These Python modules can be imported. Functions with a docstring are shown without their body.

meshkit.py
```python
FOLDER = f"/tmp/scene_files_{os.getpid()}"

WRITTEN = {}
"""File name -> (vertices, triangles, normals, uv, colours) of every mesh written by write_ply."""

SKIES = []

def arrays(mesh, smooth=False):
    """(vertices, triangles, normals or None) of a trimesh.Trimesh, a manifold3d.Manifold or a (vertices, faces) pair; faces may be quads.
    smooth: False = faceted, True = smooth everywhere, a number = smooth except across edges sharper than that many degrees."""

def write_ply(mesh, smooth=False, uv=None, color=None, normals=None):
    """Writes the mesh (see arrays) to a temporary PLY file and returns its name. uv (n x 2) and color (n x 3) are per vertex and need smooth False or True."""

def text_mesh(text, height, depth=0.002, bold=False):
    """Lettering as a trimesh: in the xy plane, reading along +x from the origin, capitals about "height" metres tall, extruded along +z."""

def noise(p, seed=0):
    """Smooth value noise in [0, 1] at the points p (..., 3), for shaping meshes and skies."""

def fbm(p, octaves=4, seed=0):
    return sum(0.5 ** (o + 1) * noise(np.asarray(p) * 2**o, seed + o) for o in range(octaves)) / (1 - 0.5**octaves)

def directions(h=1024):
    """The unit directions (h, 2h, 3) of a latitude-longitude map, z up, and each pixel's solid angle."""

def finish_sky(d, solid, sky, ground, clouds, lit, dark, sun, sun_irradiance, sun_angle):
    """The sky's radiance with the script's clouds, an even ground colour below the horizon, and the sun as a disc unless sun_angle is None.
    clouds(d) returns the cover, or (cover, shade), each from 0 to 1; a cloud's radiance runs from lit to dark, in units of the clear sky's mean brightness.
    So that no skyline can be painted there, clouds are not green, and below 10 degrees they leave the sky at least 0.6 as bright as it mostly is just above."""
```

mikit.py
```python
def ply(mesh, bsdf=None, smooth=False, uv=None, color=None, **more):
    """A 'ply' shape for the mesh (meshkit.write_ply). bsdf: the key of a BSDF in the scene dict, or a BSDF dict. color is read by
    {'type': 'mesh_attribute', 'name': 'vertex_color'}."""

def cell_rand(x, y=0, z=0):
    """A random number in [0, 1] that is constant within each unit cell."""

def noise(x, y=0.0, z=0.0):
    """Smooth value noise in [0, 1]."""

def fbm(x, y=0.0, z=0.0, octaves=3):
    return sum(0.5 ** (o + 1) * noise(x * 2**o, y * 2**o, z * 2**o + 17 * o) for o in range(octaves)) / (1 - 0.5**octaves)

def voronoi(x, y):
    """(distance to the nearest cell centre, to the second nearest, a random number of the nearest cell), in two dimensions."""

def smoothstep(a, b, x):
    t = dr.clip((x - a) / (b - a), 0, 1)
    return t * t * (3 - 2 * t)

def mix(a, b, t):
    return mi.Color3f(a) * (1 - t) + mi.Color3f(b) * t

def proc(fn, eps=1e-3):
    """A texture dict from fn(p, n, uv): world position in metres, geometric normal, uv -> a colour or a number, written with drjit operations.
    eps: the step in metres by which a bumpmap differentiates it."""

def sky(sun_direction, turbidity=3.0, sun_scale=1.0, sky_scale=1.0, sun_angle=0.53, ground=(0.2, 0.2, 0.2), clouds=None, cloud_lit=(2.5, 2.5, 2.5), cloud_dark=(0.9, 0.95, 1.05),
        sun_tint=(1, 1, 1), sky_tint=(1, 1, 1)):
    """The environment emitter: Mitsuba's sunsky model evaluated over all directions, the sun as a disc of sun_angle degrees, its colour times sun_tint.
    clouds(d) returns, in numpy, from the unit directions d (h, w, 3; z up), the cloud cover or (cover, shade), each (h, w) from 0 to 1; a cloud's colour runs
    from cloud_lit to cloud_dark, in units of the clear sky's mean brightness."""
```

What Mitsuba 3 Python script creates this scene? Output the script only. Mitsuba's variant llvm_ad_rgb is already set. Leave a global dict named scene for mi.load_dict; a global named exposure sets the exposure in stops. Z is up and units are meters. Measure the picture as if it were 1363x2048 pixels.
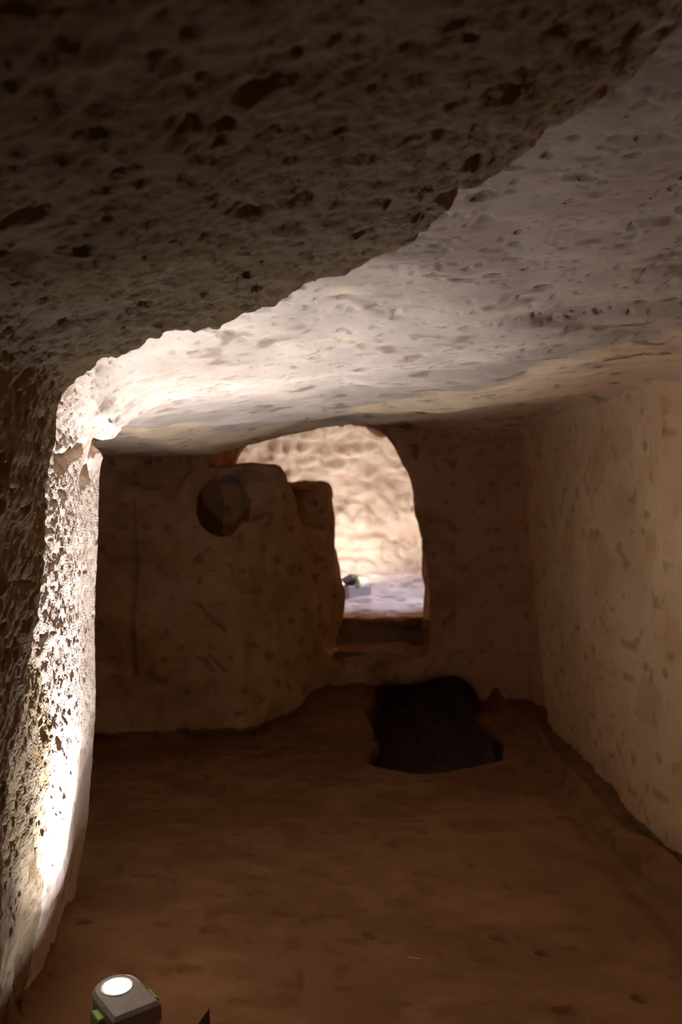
import math
import numpy as np
import drjit as dr
import mitsuba as mi
import trimesh
import manifold3d as m3
import meshkit
import mikit
from mikit import proc, noise, fbm, smoothstep, mix

T = mi.ScalarTransform4f
scene, labels = {}, {}
rng = np.random.default_rng(7)
QUALITY = 1.06           # factor on the rock mesh's cell size (1 = final)

# ------------------------------------------------------------------ camera, lights, exposure
EYE = 1.30               # camera height above the chamber floor
F = 1990.0               # focal length in pixels of the 1363 wide frame
PITCH = math.atan(76 / F)
scene["camera"] = {
    "type": "thinlens", "fov": 2 * math.degrees(math.atan(681.5 / F)), "fov_axis": "x",
    "to_world": T().look_at(origin=[0, 0, EYE], target=[0, math.cos(PITCH), EYE + math.sin(PITCH)], up=[0, 0, 1]),
    "aperture_radius": 0.0045, "focus_distance": 2.6, "near_clip": 0.05, "far_clip": 60.0,
}
exposure = 0.5
LAMP = np.array([-0.578, 2.62, 0.167])          # centre of the near floodlight's lens
LAMP_AXIS = np.array([-0.05, 0.52, 1.0])
SPILL_AXIS = np.array([0.27, 0.35, 1.0])         # and the weaker light scattered around it by the lens        # where its beam points
LAMP_POWER, LAMP_SPILL, LENS_GLOW = 18.0, 3.0, 85.0
FAR_LAMP_POWER, FAR_LAMP_SPILL = 4.3, 0.25
COOL_LAMP_POWER = 5.5


def at(px, py, Y):
    """The point at distance Y in front of the camera seen at a pixel (used to read measures off the photograph)."""
    c, s = math.cos(PITCH), math.sin(PITCH)
    u, v = (px - 681.5) / F, -(py - 1024) / F
    y, z = c - s * v, s + c * v
    return np.array([u / y * Y, Y, EYE + z / y * Y])


# ------------------------------------------------------------------ the rock: one distance field, negative in air
def I(v, xs, ys):
    return np.interp(v, xs, ys).astype(np.float32)


def ss(a, b, x):
    t = np.clip((x - a) / (b - a), 0, 1)
    return t * t * (3 - 2 * t)


def rough_edge(x):
    """Where, in y, the rough ceiling of the near passage breaks off."""
    e = np.interp(x, [-0.75, -0.6, -0.18, 0.22, 0.6, 1.0], [2.20, 2.15, 2.02, 1.66, 1.25, 0.9])
    return e + 0.035 * np.sin(8.5 * x + 1.2) + 0.025 * np.sin(21 * x) + 0.015 * np.sin(47 * x + 2)


def smax(a, b, k):
    h = np.clip(0.5 + 0.5 * (a - b) / k, 0, 1)
    return b + (a - b) * h + k * h * (1 - h)


def smin(a, b, k):
    return -smax(-a, -b, k)


def floor_height(x, y):
    f = 0.035 * np.sin(1.3 * x + 0.4) * np.sin(0.9 * y + 1.0)
    f = f + 0.10 * np.exp(-((x - 1.285 - 0.02 * np.sin(2.1 * y)) / 0.05) ** 2) * (0.75 + 0.25 * np.sin(5 * y))   # kerb along the right wall
    f = f - 0.03 * np.exp(-((x - 1.17) / 0.05) ** 2)
    f = f + 0.10 * ss(-0.55, -0.9, x) * ss(3.6, 2.2, y)                                                            # fillet under the left wall
    f = f + 0.16 * np.exp(-((x - 0.0) / 0.5) ** 2) * ss(6.9, 8.0, y)                                               # earth heaped up to the sill
    return f


def back_plane(x):
    return I(x, [-2.6, -0.70, -0.45, -0.15, 0.6, 1.7], [6.95, 7.05, 7.35, 7.95, 8.2, 8.15])


def jamb_right(y, z):
    """Right limit of the low wall that fills the left half of the doorway."""
    a = I(z, [0.2, 0.5, 1.1, 1.5, 1.75, 1.9], [-0.08, -0.14, -0.25, -0.31, -0.39, -0.46])
    b = I(z, [0.2, 0.5, 0.7, 0.95, 1.5, 1.85], [-0.10, -0.07, -0.03, 0.0, -0.06, -0.10])
    return a + (b - a) * ss(7.75, 8.35, y)


def low_wall(x, y, z):
    """Positive outside, negative inside the low wall."""
    top = I(y, [6.9, 7.6, 7.75, 8.4, 9.0], [1.915, 1.90, 1.845, 1.845, 1.80])
    w = smax(z - top, x - jamb_right(y, z), 0.05)
    w = smax(w, y - 8.75, 0.08)
    hole = np.sqrt(((x + 0.83 - 0.1 * (y - 7.1)) / 0.14) ** 2 + ((y - 7.22) / 0.24) ** 2 + ((z - 1.62) / 0.23) ** 2) - 1      # bar socket
    hole = hole * 0.15
    slot = smax(np.abs(x + 0.30 + 0.35 * (z - 1.7)) - 0.115, np.abs(y - 8.0) - 0.17, 0.04)
    slot = smax(slot, np.maximum(1.46 - z, z - 1.80), 0.05)
    face = (np.sqrt(((x + 0.66) / 0.23) ** 2 + ((y - 7.13 - 0.5 * (x + 0.66)) / 0.20) ** 2 + ((z - 1.70) / 0.17) ** 2) - 1) * 0.17     # hollowed face right of the socket
    w = smax(w, -face, 0.02)
    w = smax(w, -hole, 0.03)
    return smax(w, -slot, 0.04)


def sdf(p):
    x, y, z = p[:, 0], p[:, 1], p[:, 2]
    h = z - EYE
    zf = floor_height(x, y)
    # near passage, in which the camera stands
    xl = I(z, [0.0, 0.4, 0.8, 1.05, 1.3, 1.5, 1.75], [-0.80, -0.74, -0.715, -0.69, -0.65, -0.622, -0.59]) - 0.05 * ss(1.9, 1.2, y)
    zn = EYE + I(x, [-0.75, -0.6, -0.18, 0.22, 0.5, 1.3], [0.34, 0.38, 0.49, 0.60, 0.725, 0.80])
    n = smax(xl - x, z - zn, 0.10)
    n = smax(n, x - 1.25, 0.10)
    n = smax(n, np.maximum(-1.9 - y, y - 3.0), 0.05)
    # bay with the lamp, and the rib at its far end
    yn = rough_edge(x).astype(np.float32)
    xb = I(z, [0.0, 0.35, 0.8, 1.15, 1.6, 2.0], [-0.86, -0.80, -0.785, -0.80, -0.80, -0.78]) - I(z, [0.0, 0.8, 1.15, 2.0], [0.09, 0.08, 0.07, 0.05]) * ss(2.8, 3.5, y)
    brow = EYE + I(x, [-0.85, -0.75, -0.5, 0.0, 0.6, 1.3], [0.49, 0.515, 0.555, 0.63, 0.655, 0.72])
    zb = brow + 0.09 * ss(3.45, 2.5, y)
    b = smax(xb - x, z - zb, 0.26)
    b = smax(b, x - 1.40, 0.1)
    b = smax(b, np.maximum(yn - y, y - 4.2), 0.03)
    # the room behind the pier
    xr = I(z, [0.0, 0.3, 2.0, 2.3], [1.43, 1.41, 1.33, 1.30]) + 0.12 * ss(7.0, 7.45, y)
    rise = I(y, [3.4, 3.7, 4.3, 5.2, 6.0, 7.0, 8.4], [0.0, 0.0, 0.02, 0.08, 0.16, 0.27, 0.42])
    zc = brow + rise - 0.10 * ss(0.0, -1.0, x) * ss(4.5, 7.0, y) - 0.20 * ss(0.5, 1.2, x) * ss(5.5, 8.2, y)
    c = smax(-2.5 - x, z - zc, 0.12)
    c = smax(c, x - xr, 0.12)
    c = smax(c, 3.58 - y, 0.06)
    c = smax(c, y - back_plane(x), 0.06)
    a = smin(smin(n, b, 0.03), c, 0.05)
    a = smax(a, zf - z, 0.06)
    # doorway and its passage
    flare = 1 + 0.16 * np.clip(y - 8.1, 0, 1.5)
    half = np.where(x < -0.11, 0.86, I(h, [-1.0, -0.3, 0.3], [0.80, 0.78, 0.72])) * flare
    arch = (np.abs((x + 0.11) / half) ** 2.3 + np.abs(np.maximum(h - 0.42, 0) / (0.66 * flare)) ** 2.3) ** (1 / 2.3) - 1
    arch = arch * 0.62
    sill = I(y, [6.9, 7.4, 7.9, 8.1, 8.25, 8.85, 8.97, 9.1, 11.6], [0.12, 0.25, 0.43, 0.50, 0.45, 0.46, 0.68, 0.70, 1.12]) - 0.085 * np.exp(-((y - 10.15) / 0.45) ** 2)
    d = smax(arch, sill - z, 0.05)
    under = smax(np.abs(y - 8.75) - 0.45, np.maximum(z - 0.635, 0.45 - z), 0.03)
    d = smin(d, smax(under, smax(x - 0.75, -0.35 - x, 0.05), 0.05), 0.02)
    d = smax(d, np.maximum(6.7 - y, y - 9.8), 0.05)
    d = smax(d, -low_wall(x, y, z), 0.04)
    a = smin(a, d, 0.05)
    # bar socket cut into the wall beside the low wall
    sock = (np.sqrt(((x + 0.86 + 0.45 * (y - 7.05)) / 0.15) ** 2 + ((y - 7.25) / 0.65) ** 2 + ((z - 1.61) / 0.19) ** 2) - 1) * 0.15
    a = smin(a, sock, 0.03)
    # the lit chamber beyond
    e = (np.sqrt(((y - 10.1) / 1.25) ** 2 + ((z - 1.55) / 1.25) ** 2) - 1) * 1.2
    e = smax(e, np.maximum(-2.3 - x, x - 2.3 + 1.35 * ss(9.6, 11.0, y)), 0.35)
    e = smax(e, sill - z, 0.05)
    a = smin(a, e, 0.08)
    # the dark hole at the foot of the back wall
    top = I(y, [5.9, 7.5, 8.1, 9.6], [0.20, 0.18, 0.24, 0.10])
    wob = 0.04 * np.sin(4 * y + 2)
    q = smax(np.abs(x - 0.64 - 0.05 * (y - 7) + wob) - 0.42 - 0.22 * ss(-0.03, -0.35, z), z - top - 0.03 * np.sin(9 * x), 0.22)
    q = smax(q, np.maximum(6.05 - y - 0.9 * z + 0.08 * np.sin(7 * x + 1), y - 9.9), 0.2)
    q = smax(q, -1.15 - z, 0.2)
    a = smin(a, q, 0.10)
    return a.astype(np.float32)


def build_rock():
    """Sparse surface nets on a lattice whose cells grow with the distance from the bay that shows largest."""
    ys, size_y = [-2.1], lambda y: float(np.interp(y, [-2.2, 0.3, 0.85, 1.8, 2.4, 3.7, 5.0, 8.5, 12], [0.045, 0.03, 0.007, 0.0058, 0.0062, 0.0075, 0.0115, 0.0145, 0.024])) * QUALITY
    while ys[-1] < 12.0:
        ys.append(ys[-1] + size_y(ys[-1]))
    ys = np.array(ys)
    while (len(ys) - 1) % 4:
        ys = np.append(ys, ys[-1] + size_y(ys[-1]))
    sz = np.array([size_y(y) for y in ys])
    nj, ni, nk = len(ys), int(4 * round(560 / QUALITY / 4)) + 1, int(4 * round(500 / QUALITY / 4)) + 1
    ci, ck = int(240 / QUALITY), int(290 / QUALITY)

    def pos(i, j, k):
        s = sz[j]
        return np.stack([(i - ci) * s, ys[j], EYE + (k - ck) * s], -1).astype(np.float32)

    I0, J0, K0 = np.meshgrid(np.arange(0, ni, 4), np.arange(0, nj, 4), np.arange(0, nk, 4), indexing="ij")
    shape = I0.shape
    cp = pos(I0.ravel(), J0.ravel(), K0.ravel())
    ok = (cp[:, 0] > -2.8) & (cp[:, 0] < 2.7) & (cp[:, 2] > -1.3) & (cp[:, 2] < 3.1)
    cv = np.full(len(cp), 1.0, np.float32)
    idx = np.nonzero(ok)[0]
    for part in np.array_split(idx, max(1, len(idx) // 400_000)):
        cv[part] = sdf(cp[part])
    cv = cv.reshape(shape)
    lo, hi = cv[:-1, :-1, :-1].copy(), cv[:-1, :-1, :-1].copy()
    for a, b, c in np.ndindex(2, 2, 2):
        s = cv[a:shape[0] - 1 + a, b:shape[1] - 1 + b, c:shape[2] - 1 + c]
        lo, hi = np.minimum(lo, s), np.maximum(hi, s)
    margin = (sz[0:nj - 1:4] * 4 * 0.30)[None, :, None]
    act = np.argwhere((lo < margin) & (hi > -margin))
    o = np.arange(5)
    oi, oj, ok_ = [g.ravel() for g in np.meshgrid(o, o, o, indexing="ij")]
    ids, verts, quads = [], [], []
    ID = lambda i, j, k: (i.astype(np.int64) * nj + j) * nk + k
    for part in np.array_split(act * 4, max(1, len(act) // 8000)):
        gi, gj, gk = part[:, :1] + oi, part[:, 1:2] + oj, part[:, 2:] + ok_
        P = pos(gi.ravel(), gj.ravel(), gk.ravel())
        V = sdf(P).reshape(-1, 5, 5, 5)
        P = P.reshape(-1, 5, 5, 5, 3)
        S = V < 0
        cnt = sum(S[:, a:4 + a, b:4 + b, c:4 + c].astype(np.int8) for a, b, c in np.ndindex(2, 2, 2))
        n, i, j, k = np.nonzero((cnt > 0) & (cnt < 8))
        acc, w = np.zeros((len(n), 3)), np.zeros(len(n))
        for ax in range(3):
            for u, v in np.ndindex(2, 2):
                d0 = [u, v]
                d0.insert(ax, 0)
                d1 = list(d0)
                d1[ax] = 1
                va, vb = V[n, i + d0[0], j + d0[1], k + d0[2]], V[n, i + d1[0], j + d1[1], k + d1[2]]
                cross = (va < 0) != (vb < 0)
                t = np.where(cross, va / np.where(cross, va - vb, 1), 0)[:, None]
                pt = P[n, i + d0[0], j + d0[1], k + d0[2]] * (1 - t) + P[n, i + d1[0], j + d1[1], k + d1[2]] * t
                acc += np.where(cross[:, None], pt, 0)
                w += cross
        ids.append(ID(part[n, 0] + i, part[n, 1] + j, part[n, 2] + k))
        verts.append(acc / w[:, None])
        for ax in range(3):
            sl = [slice(0, 4)] * 3
            s2 = list(sl)
            s2[ax] = slice(1, 5)
            A, B = S[(slice(None), *sl)], S[(slice(None), *s2)]
            n, i, j, k = np.nonzero(A != B)
            g = [part[n, 0] + i, part[n, 1] + j, part[n, 2] + k]
            b, c = [(1, 2), (2, 0), (0, 1)][ax]
            q = []
            for db, dc in ((-1, -1), (0, -1), (0, 0), (-1, 0)):
                e = list(g)
                e[b], e[c] = g[b] + db, g[c] + dc
                q.append(ID(*e))
            q = np.stack(q, -1)
            flip = A[n, i, j, k]          # air below the edge: the rock's surface looks back along the axis
            q[flip] = q[flip][:, ::-1]
            quads.append(q)
    ids, verts, quads = np.concatenate(ids), np.concatenate(verts), np.concatenate(quads)
    order = np.argsort(ids)
    ids, verts = ids[order], verts[order]
    f = np.searchsorted(ids, quads)
    good = (f < len(ids)).all(1)
    f = np.where(f < len(ids), f, 0)
    good &= (ids[f] == quads).all(1)
    f = f[good]
    return verts, np.vstack([f[:, [0, 1, 2]], f[:, [0, 2, 3]]])


def vertex_normals(v, f):
    n, t = np.zeros_like(v), np.cross(v[f[:, 1]] - v[f[:, 0]], v[f[:, 2]] - v[f[:, 0]])
    for a in range(3):
        for k in range(3):
            n[:, a] += np.bincount(f[:, k], t[:, a], len(v))
    return n / np.maximum(np.linalg.norm(n, axis=1, keepdims=True), 1e-12)


V0, FACES = build_rock()
N0 = vertex_normals(V0, FACES)


# ------------------------------------------------------------------ relief of the rock, along its normals
def nz(p, f, seed, octaves=1):
    q = p * np.asarray(f, float)
    return (meshkit.fbm(q, octaves, seed) if octaves > 1 else meshkit.noise(q, seed)) - 0.5


def ridged(p, f, seed):
    return 1 - 2 * np.abs(nz(p, f, seed)) * 2


def near_rough(x, y, z):
    """1 on the rough ceiling and jamb of the near passage, 0 on the smoother rock beyond their edge."""
    yn = rough_edge(x)
    low = ss(1.35, 0.85, z) * 0.45            # lower down the rough face runs on to the ridge beside the lamp
    return ss(0.03, -0.03, (y - yn - low - 0.015) / (1 + 9 * ss(0.1, 0.5, x)))


def relief(p, n):
    x, y, z = p[:, 0], p[:, 1], p[:, 2]
    d = np.zeros(len(p))
    zf = floor_height(x, y)
    isfloor = ss(0.55, 0.8, n[:, 2]) * ss(0.35, 0.2, z - zf)
    far = ss(8.75, 9.1, y)
    rough = near_rough(x, y, z) * (1 - isfloor)
    room = ss(3.55, 3.75, y) * (1 - far) * (1 - isfloor)
    bay = np.clip(1 - rough - room - far - isfloor, 0, 1)
    ceil = ss(-0.4, -0.75, n[:, 2])

    def add(mask, fn):
        s = mask > 0.01
        if s.any():
            d[s] += mask[s] * fn(p[s], n[s])

    def rough_fn(p, n):
        c = ss(-0.4, -0.75, n[:, 2])[:, None]
        q = p * np.array([1.1, 1.45, 0.85])
        r = 0.034 * nz(q, 3.2, 1) + 0.016 * nz(q, 9, 2) + 0.008 * nz(q, 22, 3) + (0.011 * nz(q, 46, 4) + 0.009 * nz(q, 85, 5)) * (0.65 + 0.35 * c[:, 0])
        fine = nz(q, 44, 9)
        pits = ss(0.30, 0.52, nz(q, 13, 6) + 0.4 * fine) * 0.018 + ss(0.20, 0.38, nz(q, 40, 7)) * 0.008 + ss(0.36, 0.52, nz(q, 6, 8) + 0.25 * fine) * 0.018 * c[:, 0]
        return r - pits

    def bay_fn(p, n):
        c = ss(-0.35, -0.7, n[:, 2])
        g = p * np.array([1.0, 1.5, 1.0])
        smooth = 0.040 * nz(p, 2.3, 11) + 0.018 * nz(g, 5.5, 12) + 0.006 * nz(g, 16, 13) + 0.0018 * nz(g, 60, 14)
        smooth -= ss(0.25, 0.38, nz(p, 31, 15)) * 0.012 + ss(0.24, 0.38, nz(p, 70, 24)) * 0.007 + ss(0.29, 0.42, nz(p, 13, 25)) * 0.014
        yy = ss(3.15, 2.75, p[:, 1] + 0.25 * nz(p, 3, 16) * 2)
        wall = 0.016 * nz(p, 3.0, 17) + (0.004 + 0.007 * yy) * nz(p, 14, 18) + (0.003 + 0.006 * yy) * nz(p, 38, 19) + (0.002 + 0.003 * yy) * nz(p, 90, 20)
        wall -= ss(0.22, 0.38, nz(p, 30, 21)) * (0.003 + 0.006 * yy) + ss(0.22, 0.38, nz(p, 70, 22)) * 0.004 + ss(0.30, 0.40, nz(p, 9, 23)) * 0.012 * yy
        return c * smooth + (1 - c) * wall

    def room_fn(p, n):
        c = ss(-0.4, -0.75, n[:, 2])
        q = p * np.array([1.0, 1.0, 0.6])
        r = 0.10 * nz(p, 1.5, 31) + (0.085 * nz(q, 4.0, 32) + 0.035 * nz(q, 9, 37)) * ss(1.2, 0.6, p[:, 0]) + 0.012 * nz(q, 14, 33) + 0.006 * nz(q, 33, 34)
        r -= ss(0.27, 0.40, nz(q, 10, 35)) * 0.022 + ss(0.28, 0.40, nz(q, 24, 36)) * 0.012
        return r * (1 - 0.5 * c)

    def floor_fn(p, n):
        return 0.030 * nz(p, 2.2, 41) + 0.012 * nz(p, 7, 42) + 0.005 * nz(p, 21, 43) + 0.003 * nz(p, 55, 44) - ss(0.30, 0.40, nz(p, 9, 45)) * 0.02

    def far_fn(p, n):
        up = ss(0.5, 0.8, n[:, 2])
        w = np.abs(nz(p, 3.0, 51)) * 0.26 + np.abs(nz(p, 7.0, 52)) * 0.20 + 0.05 * nz(p, 16, 53)
        w -= ss(0.2, 0.36, nz(p, 9, 54)) * 0.03
        g = p * np.array([1.0, 1.0, 1.0])
        fl = 0.03 * nz(g, 5, 55) + 0.02 * nz(g, 12, 56) - ss(0.12, 0.28, nz(g, 8.5, 57)) * 0.06
        return (1 - up) * (w - 0.05) + up * fl

    add(rough, rough_fn)
    add(bay, bay_fn)
    add(room, room_fn)
    add(isfloor * (1 - far), floor_fn)
    add(far, far_fn)

    # cracks, holes and the shelf cut into the pier: (centre line, half width, depth), measured on the walls
    def groove(points, width, depth, reach=0.5, flat=1):
        a = np.asarray(points, float)
        box = ((p > a.min(0) - reach) & (p < a.max(0) + reach)).all(1)
        s = np.nonzero(box)[0]
        if not len(s):
            return
        best = np.full(len(s), 9.0)
        for u, w in zip(a[:-1], a[1:]):
            t = np.clip(((p[s] - u) @ (w - u)) / max(((w - u) ** 2).sum(), 1e-9), 0, 1)[:, None]
            dd = p[s] - u - t * (w - u)
            dd[:, flat] *= 0.25          # the wall's own direction: the drawing is only roughly at its depth
            best = np.minimum(best, np.linalg.norm(dd, axis=1))
        best = best + 0.5 * width * nz(p[s], 25, 61) * 2
        d[s] -= depth * ss(width * 1.25, width * 0.55, best)

    W = lambda *pp: [at(a, b, 7.02) for a, b in pp]
    groove(W((262, 1000), (268, 1120), (262, 1230), (266, 1350)), 0.022, 0.044)
    groove(W((372, 1210), (392, 1212), (418, 1240), (445, 1262)), 0.014, 0.044)
    groove(W((415, 1310), (440, 1338), (452, 1345)), 0.012, 0.036)
    groove(W((505, 1210), (520, 1245), (535, 1275)), 0.014, 0.040)
    groove(W((220, 937), (240, 940), (262, 962), (290, 975), (320, 968)), 0.018, 0.036)
    groove(W((360, 905), (372, 935), (350, 965), (338, 990)), 0.03, 0.036)
    groove(W((255, 908), (290, 915)), 0.035, 0.100)
    groove(W((312, 912), (313, 912)), 0.032, 0.120)
    groove(W((340, 1200), (341, 1200)), 0.014, 0.040)
    groove([at(180, 893, 3.33), at(215, 893, 3.60)], 0.028, 0.045, 0.25, 0)
    groove([at(160, 962, 3.20), at(182, 940, 3.36)], 0.034, 0.018, 0.25, 0)
    groove([at(110, 918, 2.85), at(160, 890, 3.2)], 0.02, 0.014, 0.25, 0)
    for px, py, Y, r, dep in ((930, 388, 1.62, 0.030, 0.035), (900, 398, 1.60, 0.020, 0.03), (945, 330, 1.50, 0.016, 0.02), (445, 232, 1.20, 0.015, 0.025), (75, 192, 1.12, 0.016, 0.022), (115, 183, 1.12, 0.015, 0.022),
                           (500, 150, 1.10, 0.022, 0.02), (545, 152, 1.10, 0.016, 0.02), (100, 60, 1.0, 0.025, 0.02), (150, 440, 1.62, 0.014, 0.02), (125, 483, 1.7, 0.014, 0.02), (335, 510, 1.8, 0.02, 0.012),
                           (715, 575, 2.25, 0.012, 0.02), (727, 582, 2.27, 0.008, 0.016), (1115, 512, 2.3, 0.012, 0.015), (1018, 697, 3.2, 0.018, 0.012)):
        c = at(px, py, Y)
        groove([c, c + [0.001, 0, 0]], r, dep, 0.2, 2)
    return d


D = relief(V0, N0)
VERTS = V0 + N0 * D[:, None]
NORMALS = vertex_normals(VERTS, FACES)

# ------------------------------------------------------------------ which piece of the room each triangle belongs to
C = V0[FACES].mean(1)
CN = N0[FACES].mean(1)
CN /= np.maximum(np.linalg.norm(CN, axis=1, keepdims=True), 1e-12)
cx, cy, cz = C.T
fl = ((CN[:, 2] > 0.55) & (cz < floor_height(cx, cy) + 0.25)) | (cz < floor_height(cx, cy) + 0.03 + 0.07 * meshkit.fbm(C * 9, 4, 72))
far = cy > 9.05
piece = np.full(len(C), "wall_back", object)
piece[(cy < 8.9) & (cx > 0.95)] = "wall_right"
piece[(cy < 3.62) & (cx < 0)] = "wall_left"
piece[(cy < 6.5) & (cx < -2.2)] = "wall_left__alcove"
piece[(cy >= 3.62) & (cy < 6.6) & (cx < -0.75)] = "wall_left__alcove"
piece[cy < -1.6] = "wall_behind"
piece[(cz < 0.3) & (cy > 5.8) & (cy < 9.9) & (np.abs(cx - 0.7) < 0.6) & ((cz < -0.08) | (cy > 8.45))] = "floor__hollow"
lw = (cy > 6.95) & (cy < 8.95) & (cx > -1.05) & (cx < 0.2) & (cz > 0.3) & (cz < 2.0) & (np.abs(low_wall(cx, cy, cz)) < 0.05) & ((cx > -0.72) | (cz > 1.5))
piece[lw] = "wall_back__jamb"
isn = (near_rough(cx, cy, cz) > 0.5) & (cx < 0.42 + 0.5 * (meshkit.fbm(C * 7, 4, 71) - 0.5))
wobble = 0.5 * (meshkit.fbm(C * 5, 4, 73) - 0.5)
over = ((CN[:, 2] + wobble < -0.6) & (cz > EYE)) | ((cy < 3.6) & (cx > -0.55) & (cx < 1.15) & (cz > EYE + 0.45))
piece[over & (cy < 8.9)] = "ceiling__vault"
piece[(CN[:, 2] < -0.6) & (cz > EYE) & isn & (cy < 2.6)] = "ceiling"
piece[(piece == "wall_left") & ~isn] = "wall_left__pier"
piece[fl & (piece != "floor__hollow") & (cy < 8.9)] = "floor"
piece[~lw & (cy > 7.85) & (cy < 9.06) & (cz > 0.28) & (cz < 0.715) & (cx > -0.4) & (cx < 0.8) & ((cy > back_plane(cx) + 0.08) | (CN[:, 2] > 0.3))] = "floor__sill"
piece[far] = "wall_far"
piece[far & (CN[:, 2] > 0.55)] = "floor__ramp"


# ------------------------------------------------------------------ materials
def rock(name, light, dark, stain, grain=0.5, speck=0.5, rough=0.95, bump=0.0, bump_f=210.0, ochre=None):
    def colour(p, n, uv):
        a = fbm(p.x * 2.1 + 3, p.y * 2.1, p.z * 2.1, 2)
        b = fbm(p.x * 9, p.y * 9 + 5, p.z * 9, 2)
        c = noise(p.x * 55, p.y * 55, p.z * 55)
        base = mix(dark, light, smoothstep(0.30, 0.68, a * 0.45 + b * 0.4 + c * 0.15 * grain + 0.075 * (1 - grain)))
        st = smoothstep(0.54, 0.68, fbm(p.x * 3.3 + 11, p.y * 3.3, p.z * 3.3 + 4, 2))
        base = mix(base, mi.Color3f(stain), st * 0.6)
        if ochre is not None:        # patches of the ochre rock of the room, which take over where the pale skin of the bay ends
            m = fbm(p.x * 2.6 + 7, p.y * 2.6, p.z * 2.6, 3) + 0.42 * smoothstep(3.4, 5.2, p.y) + 0.42 * smoothstep(0.5, 1.25, p.x)
            base = mix(base, mi.Color3f(ochre) * (0.85 + 0.3 * b), smoothstep(0.70, 0.88, m))
        sp = smoothstep(0.60, 0.80, fbm(p.x * 13 + 9, p.y * 13, p.z * 13, 2)) * speck
        return mix(base, mi.Color3f(stain) * mi.Color3f(0.62, 0.54, 0.46), sp)

    skin = {"type": "principled", "base_color": proc(colour), "roughness": rough, "specular": 0.2}
    if bump:
        skin = {"type": "bumpmap", "arbitrary": proc(lambda p, n, uv: noise(p.x * bump_f, p.y * bump_f, p.z * bump_f), eps=0.0008), "scale": bump, "bsdf": skin}
    scene[name] = {"type": "twosided", "bsdf": skin}


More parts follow.
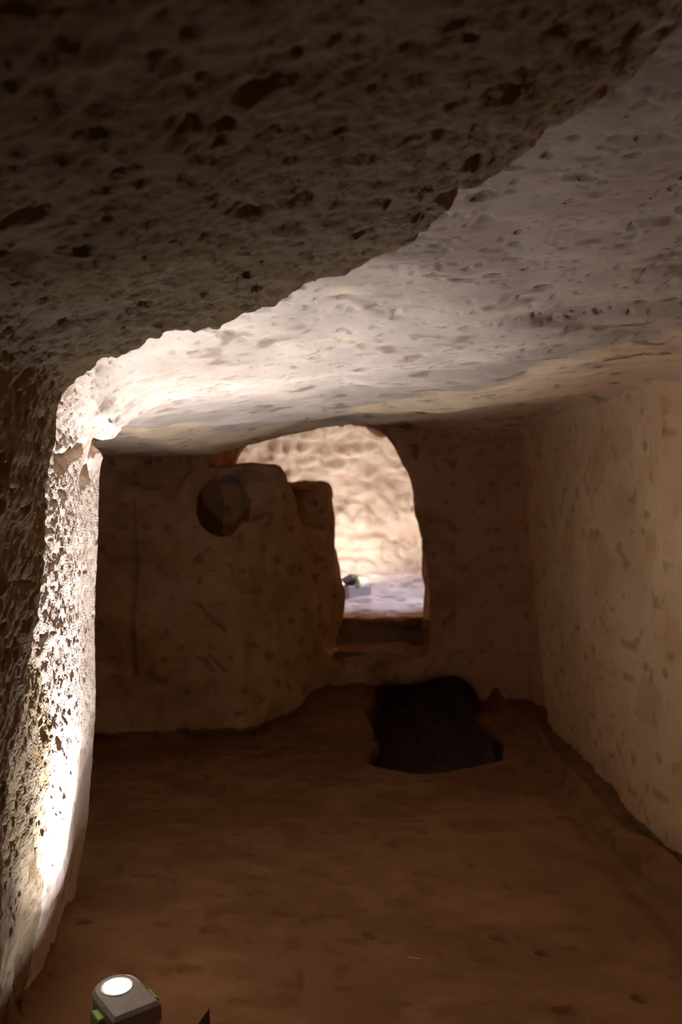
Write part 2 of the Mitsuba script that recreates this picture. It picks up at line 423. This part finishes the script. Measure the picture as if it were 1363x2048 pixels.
rock("rock_rough", (0.37, 0.27, 0.17), (0.27, 0.19, 0.11), (0.27, 0.185, 0.085), speck=0.7, bump=0.0022, bump_f=190.0)
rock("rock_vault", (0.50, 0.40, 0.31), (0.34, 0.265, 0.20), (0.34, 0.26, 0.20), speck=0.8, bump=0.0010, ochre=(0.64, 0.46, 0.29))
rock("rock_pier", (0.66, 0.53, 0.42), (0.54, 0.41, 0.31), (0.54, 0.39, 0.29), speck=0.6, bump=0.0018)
rock("rock_room", (0.78, 0.56, 0.34), (0.58, 0.38, 0.19), (0.54, 0.33, 0.14), speck=0.7)
rock("rock_plaster", (0.80, 0.57, 0.35), (0.72, 0.49, 0.28), (0.62, 0.40, 0.19), speck=0.55)
rock("rock_far", (0.66, 0.55, 0.45), (0.54, 0.43, 0.35), (0.58, 0.41, 0.36), speck=0.5)
rock("earth", (0.30, 0.163, 0.076), (0.21, 0.105, 0.049), (0.21, 0.10, 0.045), speck=0.5)

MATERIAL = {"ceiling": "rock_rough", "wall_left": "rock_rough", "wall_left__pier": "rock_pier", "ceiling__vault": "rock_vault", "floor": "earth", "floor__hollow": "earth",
            "wall_far": "rock_far", "wall_right": "rock_plaster", "floor__ramp": "rock_far", "floor__sill": "earth"}
LABEL = {
    "ceiling": "rough dark rock ceiling of the near passage with pits",
    "ceiling__vault": "smoother pale plastered rock vault behind the rough edge",
    "wall_left": "rough grey rock jamb at the left edge of the picture",
    "wall_left__pier": "brightly lit pitted pale pier above the floodlight",
    "wall_left__alcove": "rock side of the room hidden behind the lit pier",
    "wall_right": "warm smooth pitted rock wall on the right with a low kerb",
    "wall_back": "shadowed brown rock wall at the end of the room with cracks and a doorway",
    "wall_back__jamb": "low rock wall with a bar socket filling the left half of the doorway",
    "wall_behind": "rock end of the passage behind the camera",
    "wall_far": "bright pale hacked rock wall of the chamber beyond the doorway",
    "floor": "dark brown earth floor of the room",
    "floor__hollow": "black hollow in the floor at the foot of the back wall",
    "floor__ramp": "bluish lit pitted rock floor beyond the doorway",
    "floor__sill": "dark earth sill and step in the doorway",
}


def raw_shape(v, f, n, bsdf):
    path = meshkit.write_ply((v, f), normals=n, smooth=True)
    return {"type": "ply", "filename": path, "face_normals": False, "bsdf": {"type": "ref", "id": bsdf}}


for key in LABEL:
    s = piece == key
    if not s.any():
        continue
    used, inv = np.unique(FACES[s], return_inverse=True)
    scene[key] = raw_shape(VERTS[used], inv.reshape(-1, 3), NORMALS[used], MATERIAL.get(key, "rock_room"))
    labels[key] = {"label": LABEL[key]}
    if "__" not in key:
        labels[key]["kind"] = "structure"

# ------------------------------------------------------------------ the floodlights
def plain(name, colour, rough=0.5, metallic=0.0):
    def col(p, n, uv):
        return mi.Color3f(colour) * (0.8 + 0.4 * fbm(p.x * 60, p.y * 60, p.z * 60, 2))
    scene[name] = {"type": "twosided", "bsdf": {"type": "principled", "base_color": proc(col), "roughness": rough, "metallic": metallic, "specular": 0.4}}


plain("grey_paint", (0.30, 0.28, 0.25), 0.55)
plain("dark_metal", (0.10, 0.095, 0.09), 0.45)
plain("bright_metal", (0.75, 0.73, 0.70), 0.2, 1.0)
plain("green_plastic", (0.30, 0.42, 0.10), 0.5)
plain("pale_stone", (0.50, 0.46, 0.44), 0.9)
plain("dark_stone", (0.16, 0.10, 0.07), 0.95)
plain("dry_straw", (0.62, 0.45, 0.18), 0.7)


def as_mesh(m):
    q = m.to_mesh()
    return trimesh.Trimesh(np.array(q.vert_properties[:, :3]), np.array(q.tri_verts), process=False)


def rounded_plate(outline, z0, z1, r=0.006):
    """An extruded outline with chamfered top and bottom edges."""
    a = m3.CrossSection([np.asarray(outline, float)])
    b = a.offset(-r, m3.JoinType.Round, circular_segments=24)
    return m3.Manifold.batch_hull([m3.Manifold.extrude(b, z1 - z0).translate([0, 0, z0]), m3.Manifold.extrude(a, z1 - z0 - 2 * r).translate([0, 0, z0 + r])])


def cylinder(r, z0, z1, n=48, r2=None):
    return m3.Manifold.cylinder(z1 - z0, r, r if r2 is None else r2, n).translate([0, 0, z0])


def head_outline(w, l, nose):
    """Plan of a lamp head: a rectangle whose far end is a half circle."""
    t = np.linspace(0, np.pi, 24)
    return np.vstack([[[-w, -l], [w, -l]], np.c_[w * np.cos(t), nose * np.sin(t)]])


def frame_from(axis, turn):
    z = np.asarray(axis, float) / np.linalg.norm(axis)
    x = np.cross([math.cos(turn), math.sin(turn), 0], z)
    x /= np.linalg.norm(x)
    m = np.eye(4)
    m[:3, 0], m[:3, 1], m[:3, 2] = x, np.cross(z, x), z
    return m


def place(m, mat, loc):
    m = m.copy() if isinstance(m, trimesh.Trimesh) else as_mesh(m)
    m.apply_transform(mat)
    m.apply_translation(loc)
    return m


def floodlight(key, lens, axis, turn, scale, power, glow, beam, beam_axis, colour, floor_z, label, wide=70.0, spill=1.0, spill_axis=None):
    """A floor-standing floodlight: flat head with a round lens in its face, on a bracket and a base. Its origin is the lens centre, its face looks along axis."""
    fr = frame_from(axis, turn)
    s = scale
    w, ln, r = 0.064 * s, 0.125 * s, 0.042 * s
    head = rounded_plate(head_outline(w, ln, 0.064 * s), -0.055 * s, 0.004 * s, 0.009 * s) - cylinder(r, -0.010 * s, 0.02 * s)
    ring = cylinder(r * 1.0, -0.010 * s, 0.006 * s) - cylinder(r * 0.88, -0.02 * s, 0.02 * s)
    fins = m3.Manifold.batch_boolean([m3.Manifold.cube([2 * w * 0.8, 0.006 * s, 0.025 * s]).translate([-w * 0.8, -0.10 * s + 0.024 * s * i, -0.078 * s]) for i in range(6)], m3.OpType.Add)
    arm = lambda sx: rounded_plate(np.array([[-0.012, -0.02], [0.012, -0.02], [0.012, 0.03], [-0.012, 0.03]]) * s, -0.13 * s, -0.02 * s, 0.003 * s).translate([sx * (w + 0.006 * s), -0.05 * s, 0])
    scene[key + "__head"] = mikit.ply(place(head, fr, lens), "grey_paint", smooth=30)
    scene[key + "__rim"] = mikit.ply(place(ring, fr, lens), "bright_metal", smooth=30)
    scene[key + "__fins"] = mikit.ply(place(fins, fr, lens), "dark_metal")
    scene[key + "__bracket_arm"] = mikit.ply(place(arm(-1), fr, lens), "green_plastic", smooth=30)
    scene[key + "__bracket_arm_001"] = mikit.ply(place(arm(1), fr, lens), "green_plastic", smooth=30)
    disc = trimesh.creation.cylinder(r * 0.88, 0.004 * s, sections=40)
    scene[key + "__lens"] = mikit.ply(place(disc, fr, np.asarray(lens) - fr[:3, 2] * 0.004 * s), "pale_stone", smooth=30,
                                      emitter={"type": "area", "radiance": {"type": "rgb", "value": [glow * c for c in colour]}})
    # base plate and post down to the ground
    c = np.asarray(lens) + fr[:3, :3] @ np.array([0, -0.05, -0.06]) * s
    post = cylinder(0.02 * s, floor_z - 0.01, c[2])
    base = rounded_plate(np.array([[-0.06, -0.05], [0.06, -0.05], [0.06, 0.05], [-0.06, 0.05]]) * s, floor_z - 0.005, floor_z + 0.012, 0.004)
    e = np.eye(4)
    scene[key + "__post"] = mikit.ply(place(post, e, [c[0], c[1], 0]), "dark_metal", smooth=30)
    scene[key + "__base"] = mikit.ply(place(base, e, [c[0], c[1], 0]), "dark_metal", smooth=30)
    o = np.asarray(lens) + fr[:3, 2] * 0.012 * s
    scene[key + "_beam"] = {"type": "spot", "intensity": {"type": "rgb", "value": [power * q for q in colour]}, "cutoff_angle": wide, "beam_width": beam,
                            "to_world": T().look_at(origin=o.tolist(), target=(o + np.asarray(beam_axis)).tolist(), up=[0.3, 1, 0.1])}
    scene[key + "_spill"] = {"type": "spot", "intensity": {"type": "rgb", "value": [spill * q for q in colour]}, "cutoff_angle": 69.0, "beam_width": 15.0,
                             "to_world": T().look_at(origin=o.tolist(), target=(o + (fr[:3, 2] if spill_axis is None else spill_axis)).tolist(), up=[0.3, 1, 0.1])}
    labels[key] = {"label": label, "category": "floodlight"}
    labels[key + "__lens"] = {"label": "round glowing white lens"}
    labels[key + "__bracket_arm"] = {"label": "greenish arm holding the head"}


floodlight("floor_floodlight", LAMP, (-0.02, -0.16, 1.0), math.radians(125), 1.0, LAMP_POWER, LENS_GLOW, 3.0, LAMP_AXIS, (0.94, 0.99, 1.10), 0.0,
           "grey floodlight standing on the near floor, its round lens shining upward, at the bottom left", wide=40.0, spill=LAMP_SPILL, spill_axis=SPILL_AXIS)

FAR = at(704, 1154, 10.35)
floodlight("floor_floodlight_001", FAR, (-0.35, 0.35, 1.0), math.radians(60), 0.95, FAR_LAMP_POWER, 4.0, 45.0, (-0.1, 0.55, 0.9), (1.0, 0.94, 0.85), FAR[2] - 0.085,
           "small dark floodlight on a pale block in the lit chamber beyond the doorway", wide=80.0, spill=FAR_LAMP_SPILL)

# the pale block it stands on
blk = rounded_plate(np.array([[-0.13, -0.10], [0.13, -0.10], [0.13, 0.10], [-0.13, 0.10]]), -0.22, 0.0, 0.012)
rot = trimesh.transformations.rotation_matrix(math.radians(30), [0, 0, 1])
scene["stone_block"] = mikit.ply(place(blk, rot, [FAR[0] + 0.03, FAR[1], FAR[2] - 0.088]), "pale_stone", smooth=30)
labels["stone_block"] = {"label": "small pale squared block under the far lamp beyond the doorway", "category": "block"}

# cool lamp hanging from the chamber's ceiling, hidden from here by the arch: what lights the far floor bluish
cl = np.array([0.75, 9.75, 2.60])
body = cylinder(0.07, 0.0, 0.16, 40) - cylinder(0.06, -0.02, 0.13, 40)
scene["ceiling_lamp__housing"] = mikit.ply(place(body, np.eye(4), cl), "dark_metal", smooth=30)
scene["ceiling_lamp__bulb"] = mikit.ply(place(trimesh.creation.icosphere(3, 0.03), np.eye(4), cl + [0, 0, 0.10]), "pale_stone", smooth=True)
scene["ceiling_lamp__stem"] = mikit.ply(place(cylinder(0.012, 0.15, 0.40, 16), np.eye(4), cl), "dark_metal", smooth=30)
labels["ceiling_lamp"] = {"label": "dark can lamp hanging above the floor of the chamber beyond the doorway", "category": "lamp"}
scene["ceiling_lamp_beam"] = {"type": "spot", "intensity": {"type": "rgb", "value": [COOL_LAMP_POWER * c for c in (0.70, 0.82, 1.25)]}, "cutoff_angle": 33.0, "beam_width": 22.0,
                              "to_world": T().look_at(origin=(cl + [0, 0, 0.05]).tolist(), target=(cl + [-0.2, 0.34, -1]).tolist(), up=[0, 1, 0])}

# ------------------------------------------------------------------ small things on the floor
b0 = at(389, 2075, 2.50)
pts = np.array([[-0.020, 0, 0], [0.018, 0.004, 0], [0.016, 0.03, 0], [-0.016, 0.028, 0], [-0.010, 0.006, 0.052], [0.008, 0.008, 0.083], [0.0145, 0.012, 0.098], [0.016, 0.010, 0.05], [0.013, 0.02, 0.085], [-0.012, 0.022, 0.03]])
shard = trimesh.convex.convex_hull(pts).subdivide().subdivide()
shard.vertices = shard.vertices + 0.004 * (meshkit.noise(shard.vertices * 90, 3)[:, None] - 0.5) * np.array([1, 1, 0.4])
scene["rock_fragment"] = mikit.ply(place(shard, np.diag([2.2, 1.3, 1.66, 1.0]), [b0[0], b0[1], 0.0]), "dark_stone")
labels["rock_fragment"] = {"label": "dark pointed rock fragment standing up from the floor at the bottom edge", "category": "rock"}

q0 = at(815, 1905, 3.2)
st = m3.Manifold.batch_hull([m3.Manifold.sphere(0.0022, 12).translate(t) for t in ([0, 0, 0.0], [0.036, -0.02, 0.003])])
scene["straw"] = mikit.ply(place(st, np.eye(4), [q0[0], q0[1], 0.012]), "dry_straw", smooth=True)
labels["straw"] = {"label": "thin yellow straw lying on the brown floor right of the floodlight", "category": "straw"}
